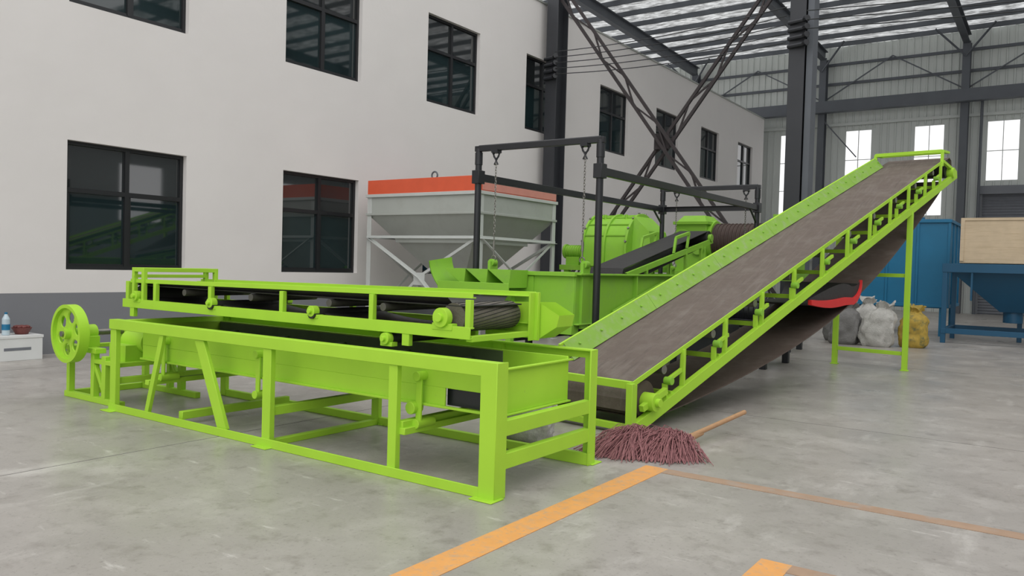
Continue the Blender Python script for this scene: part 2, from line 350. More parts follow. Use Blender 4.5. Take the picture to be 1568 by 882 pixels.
v.box((tx0,ty1-.014,tz0),(tx1,ty1,tz1),LIME); v.box((tx0,ty0,tz0),(tx0+.014,ty1,tz1),LIME)
v.box((tx1-.014,ty0,tz0),(tx1,ty1,tz1-.02),LIME)
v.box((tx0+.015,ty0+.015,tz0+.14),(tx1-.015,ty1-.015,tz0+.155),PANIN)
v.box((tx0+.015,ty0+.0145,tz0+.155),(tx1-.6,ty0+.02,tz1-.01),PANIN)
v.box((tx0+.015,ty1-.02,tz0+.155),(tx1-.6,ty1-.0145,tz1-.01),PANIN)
v.box((tx0,ty0-.03,tz0-.01),(tx1,ty0,tz0+.005),LIME); v.box((tx0,ty0-.03,tz1-.01),(tx1,ty0,tz1+.004),LIME)
v.box((tx1,ty0-.02,tz1-.03),(tx1+.03,ty1+.02,tz1-.018),LIME); v.box((tx1,ty0,tz0-.01),(tx1+.03,ty1,tz0),LIME)
v.box((tx1-.62,ty0+.02,tz1-.16),(tx1-.02,ty1-.02,tz1-.15),SKIRT)
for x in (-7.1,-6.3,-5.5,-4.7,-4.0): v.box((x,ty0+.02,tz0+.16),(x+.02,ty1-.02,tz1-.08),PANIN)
for x in (-7.0,-5.6,-3.8):
    v.box((x,ty0-.06,.34),(x+.05,ty0-.045,.72),LIME); v.cyl((x+.025,ty0-.09,.70),(x+.025,ty0,.70),.035,LIME,12); v.cyl((x+.025,ty0-.09,.36),(x+.025,ty0+.1,.36),.035,LIME,12)
for x in (-7.0,-3.8): v.box((x-.03,Y0+.05,.30),(x+.03,Y1-.05,.345),LIME)
v.cyl((-3.82,ty0-.1,.47),(-3.82,ty0,.47),.045,LIME,14)
SX,SZ=-8.31,.69
for y in (4.22,5.05):
    v.beam((-8.66,y,.03),(X0,y,.03),.06,.06,LIME)
    v.box((-8.62,y-.03,.06),(-8.56,y+.03,.50),LIME); v.box((-8.13,y-.03,.06),(-8.07,y+.03,.50),LIME)
    v.box((-7.92,y-.03,.06),(-7.85,y+.03,.48),LIME)
    v.box((-8.64,y-.05,.50),(-8.0,y+.06,.55),LIME)
    v.cyl((SX,y-.02,SZ),(SX,y+.1,SZ),.085,LIME,18); v.box((SX-.11,y-.02,.55),(SX+.11,y+.1,.66),LIME)
    v.beam((-8.1,y,.4),(-7.9,y,.1),.04,.04,LIME)
v.box((-8.66,4.19,.0),(-8.60,5.1,.06),LIME); v.box((-8.1,4.19,.40),(-7.6,5.1,.44),LIME); v.box((-8.64,4.25,.50),(-8.58,5.05,.54),LIME)
v.box((-7.98,4.3,.44),(-7.68,4.75,.60),LIME); v.cyl((-7.98,4.52,.62),(-7.6,4.52,.62),.11,LIME,18)
v.cyl((SX,4.1,SZ),(SX,5.3,SZ),.032,STEEL,14)
v.cyl((SX,4.62,SZ),(SX,4.78,SZ),.11,LIME,18)
v.beam((SX,4.7,SZ+.01),(tx0,4.7,.70),.07,.06,LIME); v.cyl((-7.5,4.55,.68),(-7.5,4.85,.68),.05,LIME,12)
VS=v.done(.003)
fw=B('flywheel'); cx,cy,cz=SX,4.07,SZ; R=.295
nr_,na=22,120; holes6=[(math.cos(math.pi/3*k+.3)*.168,math.sin(math.pi/3*k+.3)*.168) for k in range(6)]
def P(r,a,y): return (cx+r*math.cos(a),y,cz+r*math.sin(a))
def inh(r,a):
    x,z=r*math.cos(a),r*math.sin(a); return any((x-h[0])**2+(z-h[1])**2<.066**2 for h in holes6)
dr=(R-.03)/nr_
ya,yb=cy-.012,cy+.012
for i in range(nr_):
    for j in range(na):
        r=.03+dr*(i+.5);a=2*math.pi*(j+.5)/na
        if inh(r,a): continue
        r0,r1=.03+dr*i,.03+dr*(i+1);a0,a1=2*math.pi*j/na,2*math.pi*(j+1)/na
        fw.poly([P(r0,a0,ya),P(r1,a0,ya),P(r1,a1,ya),P(r0,a1,ya)],[(0,1,2,3)],LIME)
        fw.poly([P(r0,a0,yb),P(r1,a0,yb),P(r1,a1,yb),P(r0,a1,yb)],[(3,2,1,0)],LIME)
for h in holes6:
    fw.ring((cx+h[0],cy,cz+h[1]),(0,1,0),.068,.011,LIME,28,8)
n=64
for r in (R,R-.035):
    vs=[P(r,2*math.pi*k/n,y) for y in (cy-.05,cy+.05) for k in range(n)]
    fw.poly(vs,[(k,(k+1)%n,n+(k+1)%n,n+k) for k in range(n)],LIME)
for y in (cy-.05,cy+.05):
    vs=[P(r,2*math.pi*k/n,y) for r in (R-.035,R) for k in range(n)]
    fw.poly(vs,[(k,(k+1)%n,n+(k+1)%n,n+k) for k in range(n)],LIME)
fw.cyl((cx,cy-.07,cz),(cx,cy+.1,cz),.055,LIME,24); fw.cyl((cx,cy-.09,cz),(cx,cy+.2,cz),.028,STEEL,16)
fo=fw.done(parent=VS)

# ---------------------------------------------------------------- flat belt conveyor on top
c=B('belt_conveyor')
x0,x1,y0,y1=-7.88,-3.41,4.40,5.20
for y,sd in ((y0,1),(y1,-1)):
    c.chan((x0,y,1.02),(x1,y,1.02),.05,.085,.01,LIME,side=sd)
    c.ang((x0+.1,y,1.225),(x1,y,1.265),.04,.008,LIME,sx=-sd,sy=1)
    for x in (-7.34,-6.45,-5.45,-4.40,-3.46): c.box((x,y-.02,1.05),(x+.045,y+.02,1.255 if x>-5 else 1.235),LIME)
    c.box((x0+.05,y-.02,1.05),(x0+.1,y+.02,1.24),LIME)
    for x in (-7.75,-4.05): c.box((x,y-.02,.89),(x+.07,y+.02,1.0),LIME)
    for x,z,r in ((-7.62,1.10,.05),(-6.38,1.09,.045),(-5.02,1.09,.045),(-4.2,.93,.045),(-3.66,1.12,.07)):
        yy=y-.05 if y==y0 else y+.05
        c.cyl((x,min(y,yy)-.005,z),(x,max(y,yy)+.005,z),r,LIME,18); c.cyl((x,yy-.03,z),(x,yy+.03,z),r*.45,LIME,12)
        c.box((x-r*1.3,y-.03,z-r*1.25),(x+r*1.3,y+.03,z-r*.6),LIME)
c.box((-7.72,y0-.02,1.34),(-7.68,y1+.02,1.38),LIME); c.box((-7.72,y0-.02,1.28),(-7.68,y1+.02,1.31),LIME)
for y in (y0,y1):
    c.box((-7.72,y-.02,1.05),(-7.68,y+.02,1.38),LIME); c.box((-7.55,y-.02,1.05),(-7.51,y+.02,1.38),LIME); c.box((-7.72,y-.02,1.34),(-7.51,y+.02,1.38),LIME)
c.box((-7.55,y0-.02,1.34),(-7.51,y1+.02,1.38),LIME)
c.box((x0+.1,y0+.05,1.2),(x1-.1,y1-.05,1.207),BELT)
c.poly([(x0+.1,y0+.03,1.235),(x1-.25,y0+.03,1.26),(x1-.25,y0+.12,1.19),(x0+.1,y0+.12,1.19)],[(0,1,2,3)],BELT)
c.poly([(x0+.1,y1-.03,1.235),(x1-.25,y1-.03,1.26),(x1-.25,y1-.12,1.19),(x0+.1,y1-.12,1.19)],[(3,2,1,0)],BELT)
segs=[-7.6,-6.38,-5.02,-3.7]
ret=[]
for a,b2 in zip(segs[:-1],segs[1:]):
    for k in range(8):
        u=k/8; ret.append((a+(b2-a)*u,y0+.06,1.08-.06*4*u*(1-u)))
ret.append((-3.66,y0+.06,1.03)); c.ribbon(ret,(0,.68,0),.01,BELT)
c.cyl((-3.62,y0+.05,1.12),(-3.62,y1-.05,1.12),.105,DRUM2,32)
for k in range(24):
    a=2*math.pi*k/24
    c.tube([(-3.62+.106*math.cos(a+u*.9),y0+.06+.68*u,1.12+.106*math.sin(a+u*.9)) for u in [i/6 for i in range(7)]],.004,BELT,4)
c.cyl((-7.68,y0+.05,1.10),(-7.68,y1-.05,1.10),.1,BELT,24)
for x in (-6.9,-5.9,-4.9,-4.3): c.cyl((x,y0+.03,1.16),(x,y1-.03,1.16),.032,IDLER,12)
for x in (-6.38,-5.02,-4.2): c.cyl((x,y0-.05,1.07 if x!=-4.2 else .93),(x,y1+.05,1.07 if x!=-4.2 else .93),.042,BELT,14)
c.box((x1-.01,y1-.03,.93),(x1+.04,y1+.0,1.30),LIME); c.box((x1+.0,y1-.1,.93),(x1+.012,y1,1.30),LIME)
c.poly([(-3.9,5.21,1.2),(-3.38,5.21,1.22),(-3.20,5.21,1.13),(-3.22,5.21,1.04),(-3.38,5.21,.94),(-3.9,5.21,.94),(-3.9,5.44,1.2),(-3.38,5.44,1.22),(-3.20,5.44,1.13),(-3.22,5.44,1.04),(-3.38,5.44,.94),(-3.9,5.44,.94)],
  [(0,1,2,3,4,5),(6,7,8,9,10,11),(2,3,9,8),(3,4,10,9)],LIME)
c.box((x1-.05,y0,.96),(x1,y1,1.0),LIME); c.box((x0,y0,.98),(x0+.05,y1,1.06),LIME)
c.done(.002)

# ---------------------------------------------------------------- inclined conveyor
O=V((-3.2,6.53,0)); D=V((.138,.9904,0)).normalized(); NN=V((-D.y,D.x,0)); SL=.33
def Q(t,s,z): return O+D*t+NN*s+V((0,0,z+SL*t))
W=1.11
c=B('belt_conveyor')
for s,sd in ((0,1),(W,-1)):
    c.chan(Q(-.02,s,.05),Q(10.05,s,.05),.06,.11,.012,LIME,side=sd)
    c.ang(Q(-.02,s,.44),Q(9.25,s,.44),.05,.01,LIME,sx=-sd,sy=1)
    tt=0
    while tt<9.2:
        a=Q(tt,s,.08); bq=Q(tt,s,.46); c.beam(a,bq,.045,.045,LIME,up=(0,1,0)); tt+=.83
    c.box(Q(-.05,s,0)-V((.03,.03,0)),Q(-.05,s,0)+V((.03,.03,.49)),LIME)
    for i in range(10):
        tt=.55+.92*i
        c.beam(Q(tt,s+.02*sd,.10),Q(tt,s+.02*sd,.24),.05,.035,LIME,up=(0,1,0))
        c.cyl(Q(tt,s-.06*sd,.27),Q(tt,s+.02*sd,.27),.038,GREEN,14)
        c.beam(Q(tt,s,.27),Q(tt+.25,s,.27),.03,.04,LIME)
    c.cyl(Q(.25,s-.09*sd,.20),Q(.25,s+.05*sd,.20),.085,LIME,20); c.cyl(Q(.25,s-.13*sd,.20),Q(.25,s+.05*sd,.20),.04,LIME,14)
    c.beam(Q(.1,s-.02*sd,.20),Q(.5,s-.02*sd,.20),.05,.06,LIME)
    c.cyl(Q(9.75,s-.06*sd,.16),Q(9.75,s+.05*sd,.16),.09,LIME,20)
    c.beam(Q(9.25,s,.47),Q(10.05,s,.10),.05,.05,LIME)
    c.beam(Q(9.2,s,.4),Q(9.2,s,.66),.05,.05,LIME,up=(0,1,0))
for i in range(10):
    tt=.55+.92*i; c.cyl(Q(tt,.03,.37),Q(tt,W-.03,.37),.045,STEEL,14)
    c.beam(Q(tt+.1,0,.10),Q(tt+.1,W,.10),.05,.05,LIME)
c.beam(Q(9.2,0,.66),Q(9.2,W,.66),.06,.06,LIME); c.beam(Q(9.5,0,.58),Q(9.5,W,.58),.05,.05,LIME); c.beam(Q(9.2,0,.66),Q(9.55,0,.56),.05,.04,LIME); c.beam(Q(9.2,W,.66),Q(9.55,W,.56),.05,.04,LIME)
c.beam(Q(-.04,0,.47),Q(-.04,W,.47),.05,.07,LIME); c.beam(Q(-.02,0,.07),Q(-.02,W,.07),.05,.06,LIME); c.beam(Q(10.05,0,.08),Q(10.05,W,.08),.05,.08,LIME)
c.cyl(Q(.25,.05,.22),Q(.25,W-.05,.22),.17,BELTR,28); c.cyl(Q(9.7,.05,.25),Q(9.7,W-.05,.25),.17,BELT,28)
up=[]
for i in range(41):
    tt=.15+9.6*i/40; up.append(Q(tt,.03,.435+(-.006 if i%4==2 else 0)))
c.ribbon([Q(.05,.03,.18),Q(.03,.03,.30),Q(.07,.03,.38)]+up+[Q(9.87,.03,.36),Q(9.92,.03,.22),Q(9.85,.03,.1)],NN*(W-.08),.012,BELTB)
def sag(u): return .04-.60*(4*u*(1-u))**.85*(1-.12*math.cos(u*6))
rb=[]
for i in range(41):
    u=i/40; tt=.25+9.4*u; rb.append(Q(tt,.04,sag(u)))
c.ribbon([p if p.z>.03 else V((p.x,p.y,.03)) for p in rb],NN*(W-.1),.012,BELTR)
for i in range(6):
    a=.35+1.5*i; e=min(a+1.495,9.2)
    s0,z0,s1,z1=W-.14,.445,W+.0,.61
    c.poly([Q(a,s0,z0),Q(e,s0,z0),Q(e,s1,z1),Q(a,s1,z1),Q(a,s0+.012,z0-.006),Q(e,s0+.012,z0-.006),Q(e,s1+.012,z1-.006),Q(a,s1+.012,z1-.006)],
          [(0,1,2,3),(7,6,5,4),(0,4,5,1),(1,5,6,2),(2,6,7,3),(3,7,4,0)],SKIRT)
    for k in range(4):
        p=Q(a+.18+.37*k,W-.06,.54); c.cyl(p,p+(NN*-.012+V((0,0,.012))),.014,GREEN,8)
c.beam(Q(.3,W+.02,.60),Q(9.2,W+.02,.60),.03,.03,LIME)
for s in (0,W):
    p=Q(7.61,s,0); c.box((p.x-.04,p.y-.04,.008),(p.x+.04,p.y+.04,p.z+.03),LIME); c.box((p.x-.06,p.y-.06,0),(p.x+.06,p.y+.06,.01),LIME)
pa=Q(7.61,0,0);pb=Q(7.61,W,0)
for z in (.27,1.52): c.beam((pa.x,pa.y,z),(pb.x,pb.y,z),.05,.06,LIME)
CONV=c.done(.002)
c=B('red_edged_sling')
sp=[]
for k in range(15):
    u=k/14; tt=3.80+1.34*u; z=1.15-.03*math.sin(math.pi*min(1,u*1.2)); sp.append(O+D*tt+NN*(-.03)+V((0,0,z)))
for k in range(1,9):
    a=math.pi/2*k/8; sp.append(O+D*(5.14+.38*math.sin(a))+NN*(-.03)+V((0,0,1.14+.27*(1-math.cos(a)))))
m_=len(sp)
vs=[]
for i,p in enumerate(sp):
    u=i/(m_-1); h_=.032+.022*math.sin(math.pi*min(1,u*1.1)); vs+=[p-V((0,0,h_)),p+V((0,0,h_)),p+V((0,0,h_))+NN*.05,p-V((0,0,h_))+NN*.05]
c.poly(vs,[(0,1,2,3),tuple(4*(m_-1)+k for k in (3,2,1,0))]+[(4*i+k,4*i+4+k,4*i+4+(k+1)%4,4*i+(k+1)%4) for i in range(m_-1) for k in range(4)],REDD)
vs=[p+NN*.03+V((0,0,.02)) for p in sp]+[V((p.x,p.y,p.z+.20*math.sin(math.pi*i/(m_-1))+.04))+NN*.04 for i,p in enumerate(sp)]
c.poly(vs,[(i,i+1,m_+i+1,m_+i) for i in range(m_-1)],BELT)
c.ribbon([p+NN*.05-V((0,0,.02)) for p in sp],NN*1.08,.012,BELT)
c.done(.002,parent=CONV)

# ---------------------------------------------------------------- gantry
g=B('hanging_gantry_frame'); ax,bx,gy,hy,H=-4.9,-6.82,8.85,14.95,3.11
for x in (ax,bx):
    for y in (gy,hy):
        g.cyl((x,y,0),(x,y,H),.046,BLACK,16); g.box((x-.12,y-.12,0),(x+.12,y+.12,.015),BLACK); g.cyl((x,y,H-.22),(x,y,H-.05),.054,BLACK,16)
for y in (gy,hy): g.beam((ax+.05,y,H),(bx-.05,y,H),.07,.075,BLACK); g.cyl((ax,y,H+.035),(bx,y,H+.035),.018,BLACK,8)
for x in (ax,bx):
    g.chan((x,gy,2.72),(x,hy,2.72),.07,.10,.012,BLACK)
    g.beam((x,hy-.06,2.45),(x,hy-.4,2.68),.03,.03,BLACK)
    for y in (gy,hy): g.box((x-.06,y-.07,2.63),(x+.06,y+.07,2.81),BLACK)
g.chan((ax,hy,2.72),(bx,hy,2.72),.07,.10,.012,BLACK)
GAN=g.done(.003)
def chain(name,x,y,z0,z1):
    h=B(name); h.ring((x,y,z1-.05),(0,1,0),.045,.011,BLACK,16,6); h.box((x-.05,y-.05,z1-.02),(x+.05,y+.05,z1+.02),BLACK)
    h.cyl((x-.06,y,z1-.02),(x+.03,y,z1-.18),.011,BLACK,8); h.cyl((x+.06,y,z1-.02),(x-.03,y,z1-.18),.011,BLACK,8)
    z=z1-.16; k=0
    while z>z0+.35:
        h.ring((x,y,z),(0,1,0) if k%2 else (1,0,0),.013,.004,STEEL,10,4,sc=(1,1.9)); z-=.038; k+=1
    h.cyl((x,y,z0+.08),(x,y,z0+.36),.009,STEEL,8); h.cyl((x,y,z0+.16),(x,y,z0+.28),.018,STEEL,10); h.ring((x,y,z0+.05),(0,1,0),.035,.009,STEEL,16,6); h.done(parent=GAN)
for k,(x,y) in enumerate(((-5.12,gy),(-6.52,gy),(-5.12,hy),(-6.52,hy))): chain('chain_%d'%(k+1),x,y,1.55,H-.05)

# ---------------------------------------------------------------- suspended green trough
t_=B('vibrating_trough')
a0,a1,b0,b1,z0,z1=-6.5,-5.1,8.65,14.9,.78,1.42
for x,s in ((a0,-1),(a1,1)):
    t_.box((x-.01,b0,z0),(x+.01,b1,z1),GREEN); t_.box((min(x,x+s*.09),b0,z1-.012),(max(x,x+s*.09),b1,z1+.01),GREEN); t_.box((min(x,x+s*.07),b0,z0),(max(x,x+s*.07),b1,z0+.015),GREEN)
    for y in (b0+1.6,b0+3.2,b0+4.8,b1-.05): t_.box((x,y,z0+.015),(x+s*.08,y+.015,z1-.01),GREEN)
    for y in (gy,hy-.1):
        t_.box((x-.02+s*.03,y-.09,z0-.05),(x+.02+s*.03,y+.09,1.56),GREEN); t_.cyl((x+s*.03,y-.05,1.54),(x+s*.03,y+.05,1.54),.05,GREEN,14)
    t_.beam((x+s*.05,9.6,.9),(x+s*.05,11.2,1.3),.02,.08,GREEN)
t_.box((a0,b0,z0),(a1,b1,z0+.015),GREEN); t_.box((a0,b1-.012,z0),(a1,b1,z1),GREEN); t_.box((a0,b0-.012,z0),(a1,b0,z1-.02),GREEN)
t_.box((a0-.02,b0-.06,z1-.03),(a1+.03,b0,z1+.02),GREEN)
t_.box((a0+.02,b0+.05,1.15),(a1-.02,b1-.05,1.165),DARK)
t_.box((a0+.0,b0-.05,z0-.12),(a1,b0+.12,z0),GREEN)
pr=[]
for k in range(9):
    u=k/8; pr.append((-7.08+.24*u*u*.9+.02*u, 1.54-.40*u))
vs=[(x,8.15,z) for x,z in pr]+[(x,8.62,z+.06) for x,z in pr]; n=len(pr)
t_.poly(vs+[(x+.012,y,z) for x,y,z in vs],[(i,i+1,n+i+1,n+i) for i in range(n-1)]+[(2*n+i,2*n+i+1,3*n+i+1,3*n+i) for i in range(n-1)],GREEN)
t_.box((-6.85,8.15,1.14),(-5.75,8.62,1.16),GREEN)
for k in range(3):
    x=-6.85+.36*k; t_.poly([(x,8.2,1.45),(x+.34,8.2,1.22),(x+.36,8.2,1.45),(x,8.6,1.45),(x+.34,8.6,1.22),(x+.36,8.6,1.45)],[(0,1,2),(3,5,4),(0,3,4,1),(1,4,5,2)],GREEN)
t_.box((-6.95,8.62,1.12),(-5.7,8.64,1.38),GREEN); t_.box((-6.9,8.13,1.14),(-5.75,8.15,1.28),GREEN)
t_.beam((-6.8,8.4,0),(-6.8,8.4,1.15),.08,.08,GREEN,up=(0,1,0)); t_.beam((-5.9,8.4,0),(-5.9,8.4,1.15),.08,.08,GREEN,up=(0,1,0))
for x in (a0+.1,a1-.1):
    for y in (9.6,12,14.2): t_.beam((x,y,0),(x,y,.55),.08,.08,DARK,up=(0,1,0)); t_.cyl((x,y,.55),(x,y,.78),.05,STEEL,12)
    t_.beam((x,9.2,.5),(x,14.6,.5),.08,.1,DARK)
t_.cyl((-6.3,10.6,.6),(-5.3,10.6,.6),.16,DARK,18)
t_.done(.003)

s_=B('short_belt_conveyor')
p0,p1=V((-6.15,10.9,1.50)),V((-6.15,14.35,2.17)); wx=.62
for k in (0,wx):
    s_.chan(p0+V((k,0,-.1)),p1+V((k,0,-.1)),.04,.09,.008,GREEN)
    s_.cyl(p1+V((k-.04,-.1,-.05)),p1+V((k+.04,-.1,-.05)),.07,GREEN,16)
    for u in (.2,.65,.85): q=p0.lerp(p1,u)+V((k,0,-.1)); s_.beam((q.x,q.y,1.43),q,.05,.05,GREEN,up=(0,1,0))
    for u in (.50,.66): q=p0.lerp(p1,u)+V((k,0,0)); s_.beam(q-V((0,0,.05)),q+V((0,.08,.22)),.04,.04,GREEN,up=(1,0,0))
    s_.beam(p0.lerp(p1,.50)+V((k,.08,.22)),p0.lerp(p1,.66)+V((k,.08,.22)),.04,.05,GREEN)
s_.ribbon([p0+V((.03,-.08,-.1)),p0+V((.03,-.03,0)),p1+V((.03,-.15,.06)),p1+V((.03,.0,.04)),p1+V((.03,.06,-.06)),p1+V((.03,-.0,-.15)),p1+V((.03,-.15,-.17)),p0+V((.03,.1,-.22)),p0+V((.03,-.06,-.17))],(wx-.06,0,0),.012,BELT)
s_.cyl(p1+V((.02,-.1,-.05)),p1+V((wx-.02,-.1,-.05)),.13,BELT,20)
s_.done(.002)

d_=B('dome_housing_crusher'); cx,cy=-8.0,15.6
n=18
def dome(xa,xb,R_,m,cz_=1.92,base=1.55):
    prof=[(-R_,base)]+[(-R_*math.cos(math.pi*k/n),cz_+R_*math.sin(math.pi*k/n)) for k in range(n+1)]+[(R_,base)]
    mm=len(prof); vs=[(xa,cy+a,z) for a,z in prof]+[(xb,cy+a,z) for a,z in prof]
    d_.poly(vs,[tuple(range(mm)),tuple(range(mm,2*mm))[::-1]]+[(i,(i+1)%mm,mm+(i+1)%mm,mm+i) for i in range(mm)],m)
dome(cx-.60,cx+.42,.72,GREEN)
for xx in (-.62,-.11,.40): dome(cx+xx,cx+xx+.05,.77,GREEN)
for k in range(1,8):
    a=math.pi*k/8; d_.beam((cx-.6,cy-.73*math.cos(a),1.92+.73*math.sin(a)),(cx+.42,cy-.73*math.cos(a),1.92+.73*math.sin(a)),.03,.03,GREEN)
for xx in (-.3,.2):
    d_.cyl((cx+xx,cy-.3,2.55),(cx+xx,cy-.3,2.66),.03,GREEN,10)
for k in range(8):
    a=math.pi*(k+.5)/8
    for xx in (-.595,.425): d_.cyl((cx+xx,cy-.75*math.cos(a),1.92+.75*math.sin(a)),(cx+xx,cy-.80*math.cos(a),1.92+.80*math.sin(a)),.025,STEEL,8)
d_.poly([(cx+.45,cy-.55,1.56),(cx+.95,cy-.55,1.56),(cx+.95,cy+.5,1.56),(cx+.45,cy+.5,1.56),(cx+.45,cy-.45,2.62),(cx+.80,cy-.45,2.30),(cx+.80,cy+.4,2.30),(cx+.45,cy+.4,2.62)],
 [(0,3,2,1),(4,5,6,7),(0,1,5,4),(1,2,6,5),(2,3,7,6),(3,0,4,7)],GREEN)
d_.cyl((cx-1.0,cy-.1,1.95),(cx+.5,cy-.1,1.95),.06,STEEL,14); d_.cyl((cx-.82,cy-.1,1.95),(cx-.65,cy-.1,1.95),.14,GREEN,20)
d_.cyl((cx-1.2,cy-.35,1.86),(cx-.80,cy-.35,1.86),.13,GREEN,18); d_.cyl((cx-1.25,cy-.35,1.86),(cx-1.2,cy-.35,1.86),.16,GREEN,18)
for k in range(6): d_.ring((cx-1.15+.06*k,cy-.35,1.86),(1,0,0),.135,.01,GREEN,20,4)
d_.box((cx-1.25,cy-.6,1.45),(cx+1.0,cy+.75,1.56),GREEN); d_.box((cx-1.15,cy-.5,1.56),(cx-.82,cy-.2,1.74),GREEN)
for sx in (-1.1,-.1,.9):
    for sy in (-.5,.6): d_.beam((cx+sx,cy+sy,0),(cx+sx,cy+sy,1.45),.12,.12,GREEN,up=(0,1,0))
    d_.beam((cx+sx,cy-.5,.2),(cx+sx,cy+.6,1.3),.06,.06,GREEN)
d_.beam((cx-1.1,cy-.5,.7),(cx+.9,cy-.5,.7),.08,.08,GREEN)
d_.box((cx-.5,cy-.4,.8),(cx+.4,cy+.4,1.45),GREEN)
d_.done(.004)

r_=B('ribbed_drum_separator')
r_.box((-6.75,15.5,1.5),(-6.1,16.3,2.5),GREEN); r_.poly([(-6.75,15.5,2.5),(-6.1,15.5,2.5),(-6.1,16.3,2.5),(-6.75,16.3,2.5),(-6.65,15.65,2.64),(-6.2,15.65,2.64),(-6.2,16.15,2.64),(-6.65,16.15,2.64)],[(0,1,5,4),(1,2,6,5),(2,3,7,6),(3,0,4,7),(4,5,6,7)],GREEN)
r_.cyl((-6.6,15.42,2.15),(-6.6,15.5,2.15),.2,GREEN,20); r_.cyl((-6.25,15.42,1.95),(-6.25,15.5,1.95),.12,GREEN,16)
r_.cyl((-6.1,15.9,2.12),(-6.02,15.9,2.12),.42,GREEN,28)
r_.box((-6.8,15.44,2.45),(-6.05,16.36,2.51),GREEN)
r_.cyl((-6.1,15.9,2.12),(-4.75,15.9,2.12),.35,DRUM,36)
for k in range(17): x=-6.0+.078*k; r_.ring((x,15.9,2.12),(1,0,0),.355,.018,DRUM,32,6)
r_.box((-4.7,15.5,1.5),(-4.35,16.3,2.58),GREEN); r_.box((-4.75,15.45,2.53),(-4.3,16.35,2.63),GREEN)
r_.box((-6.85,15.4,1.36),(-4.25,16.4,1.5),GREEN)
for x in (-6.7,-5.5,-4.4):
    for y in (15.5,16.3): r_.beam((x,y,0),(x,y,1.36),.1,.1,DARK,up=(0,1,0))
r_.done(.004)

# ---------------------------------------------------------------- grey hopper
h=B('storage_hopper')
hx0,hx1,hy0,hy1=-11.75,-8.88,11.6,14.2
def loft(b,A,Bq,m):
    f=lambda r:[(r[0],r[2],r[4]),(r[1],r[2],r[4]),(r[1],r[3],r[4]),(r[0],r[3],r[4])]
    b.poly(f(A)+f(Bq),[(0,1,5,4),(1,2,6,5),(2,3,7,6),(3,0,4,7)],m)
def wallring(b,x0,x1,y0,y1,z0,z1,t,m):
    b.box((x0,y0,z0),(x1,y0+t,z1),m); b.box((x0,y1-t,z0),(x1,y1,z1),m); b.box((x0,y0+t,z0),(x0+t,y1-t,z1),m); b.box((x1-t,y0+t,z0),(x1,y1-t,z1),m)
wallring(h,hx0,hx1,hy0,hy1,2.86,3.14,.02,RED)
h.box((hx1+.001,hy0+.05,2.88),(hx1+.012,hy1-.02,3.05),REDF)
wallring(h,hx0+.01,hx1-.01,hy0+.01,hy1-.01,2.46,2.84,.02,HGREY)
wallring(h,hx0-.03,hx1+.03,hy0-.03,hy1+.03,2.80,2.86,.04,HWHITE)
wallring(h,hx0-.02,hx1+.02,hy0-.02,hy1+.02,2.44,2.48,.04,HGREY)
h.box((hx0+.1,hy0+.1,2.6),(hx1-.1,hy1-.1,2.7),DGREY)
cxh,cyh=(hx0+hx1)/2,(hy0+hy1)/2
loft(h,(hx0+.01,hx1-.01,hy0+.01,hy1-.01,2.46),(cxh-.3,cxh+.3,cyh-.3,cyh+.3,1.15),HGREY)
loft(h,(cxh-.3,cxh+.3,cyh-.3,cyh+.3,1.15),(cxh-.25,cxh+.25,cyh-.25,cyh+.25,.9),HGREY)
for x in (hx0,hx1):
    for y in (hy0,hy1):
        sx=1 if x==hx0 else -1; sy=1 if y==hy0 else -1
        h.box((x,y,0),(x+sx*.012,y+sy*.11,2.8),HWHITE); h.box((x,y,0),(x+sx*.11,y+sy*.012,2.8),HWHITE); h.box((x-.08,y-.08,0),(x+.08,y+.08,.012),HWHITE)
def brace(p,q,a=.055): h.ang(p,q,a,.01,HWHITE)
for y in (hy0,hy1):
    brace((hx0,y,1.98),(hx1,y,1.98)); brace((hx0+.05,y,1.98),(cxh,y,1.22)); brace((hx1-.05,y,1.98),(cxh,y,1.22)); brace((cxh,y,1.22),(hx0+.3,y,.2)); brace((cxh,y,1.22),(hx1-.3,y,.2))
    h.box((cxh-.14,y-.01,1.08),(cxh+.14,y+.01,1.32),HWHITE)
for x in (hx0,hx1):
    brace((x,hy0,1.98),(x,hy1,1.98)); brace((x,hy0+.05,1.98),(x,cyh,1.22)); brace((x,hy1-.05,1.98),(x,cyh,1.22)); brace((x,cyh,1.22),(x,hy0,.2)); brace((x,cyh,1.22),(x,hy1,.2))
f=.4; z=2.46-1.31*f; a=(hx0+.01)+(cxh-.3-hx0)*f; b_=(hx1-.01)-(hx1-cxh-.3)*f; c0=(hy0+.01)+(cyh-.3-hy0)*f; c1=(hy1)-(hy1-cyh-.3)*f
wallring(h,a-.03,b_+.03,c0-.03,c1+.03,z-.025,z+.025,.03,HGREY)
h.ring((cxh+.2,hy0+.15,3.2),(0,1,0),.07,.018,DGREY,18,6); h.cyl((cxh+.2,hy0+.15,2.7),(cxh+.2,hy0+.15,3.14),.03,DGREY,8)
h.done(.003)

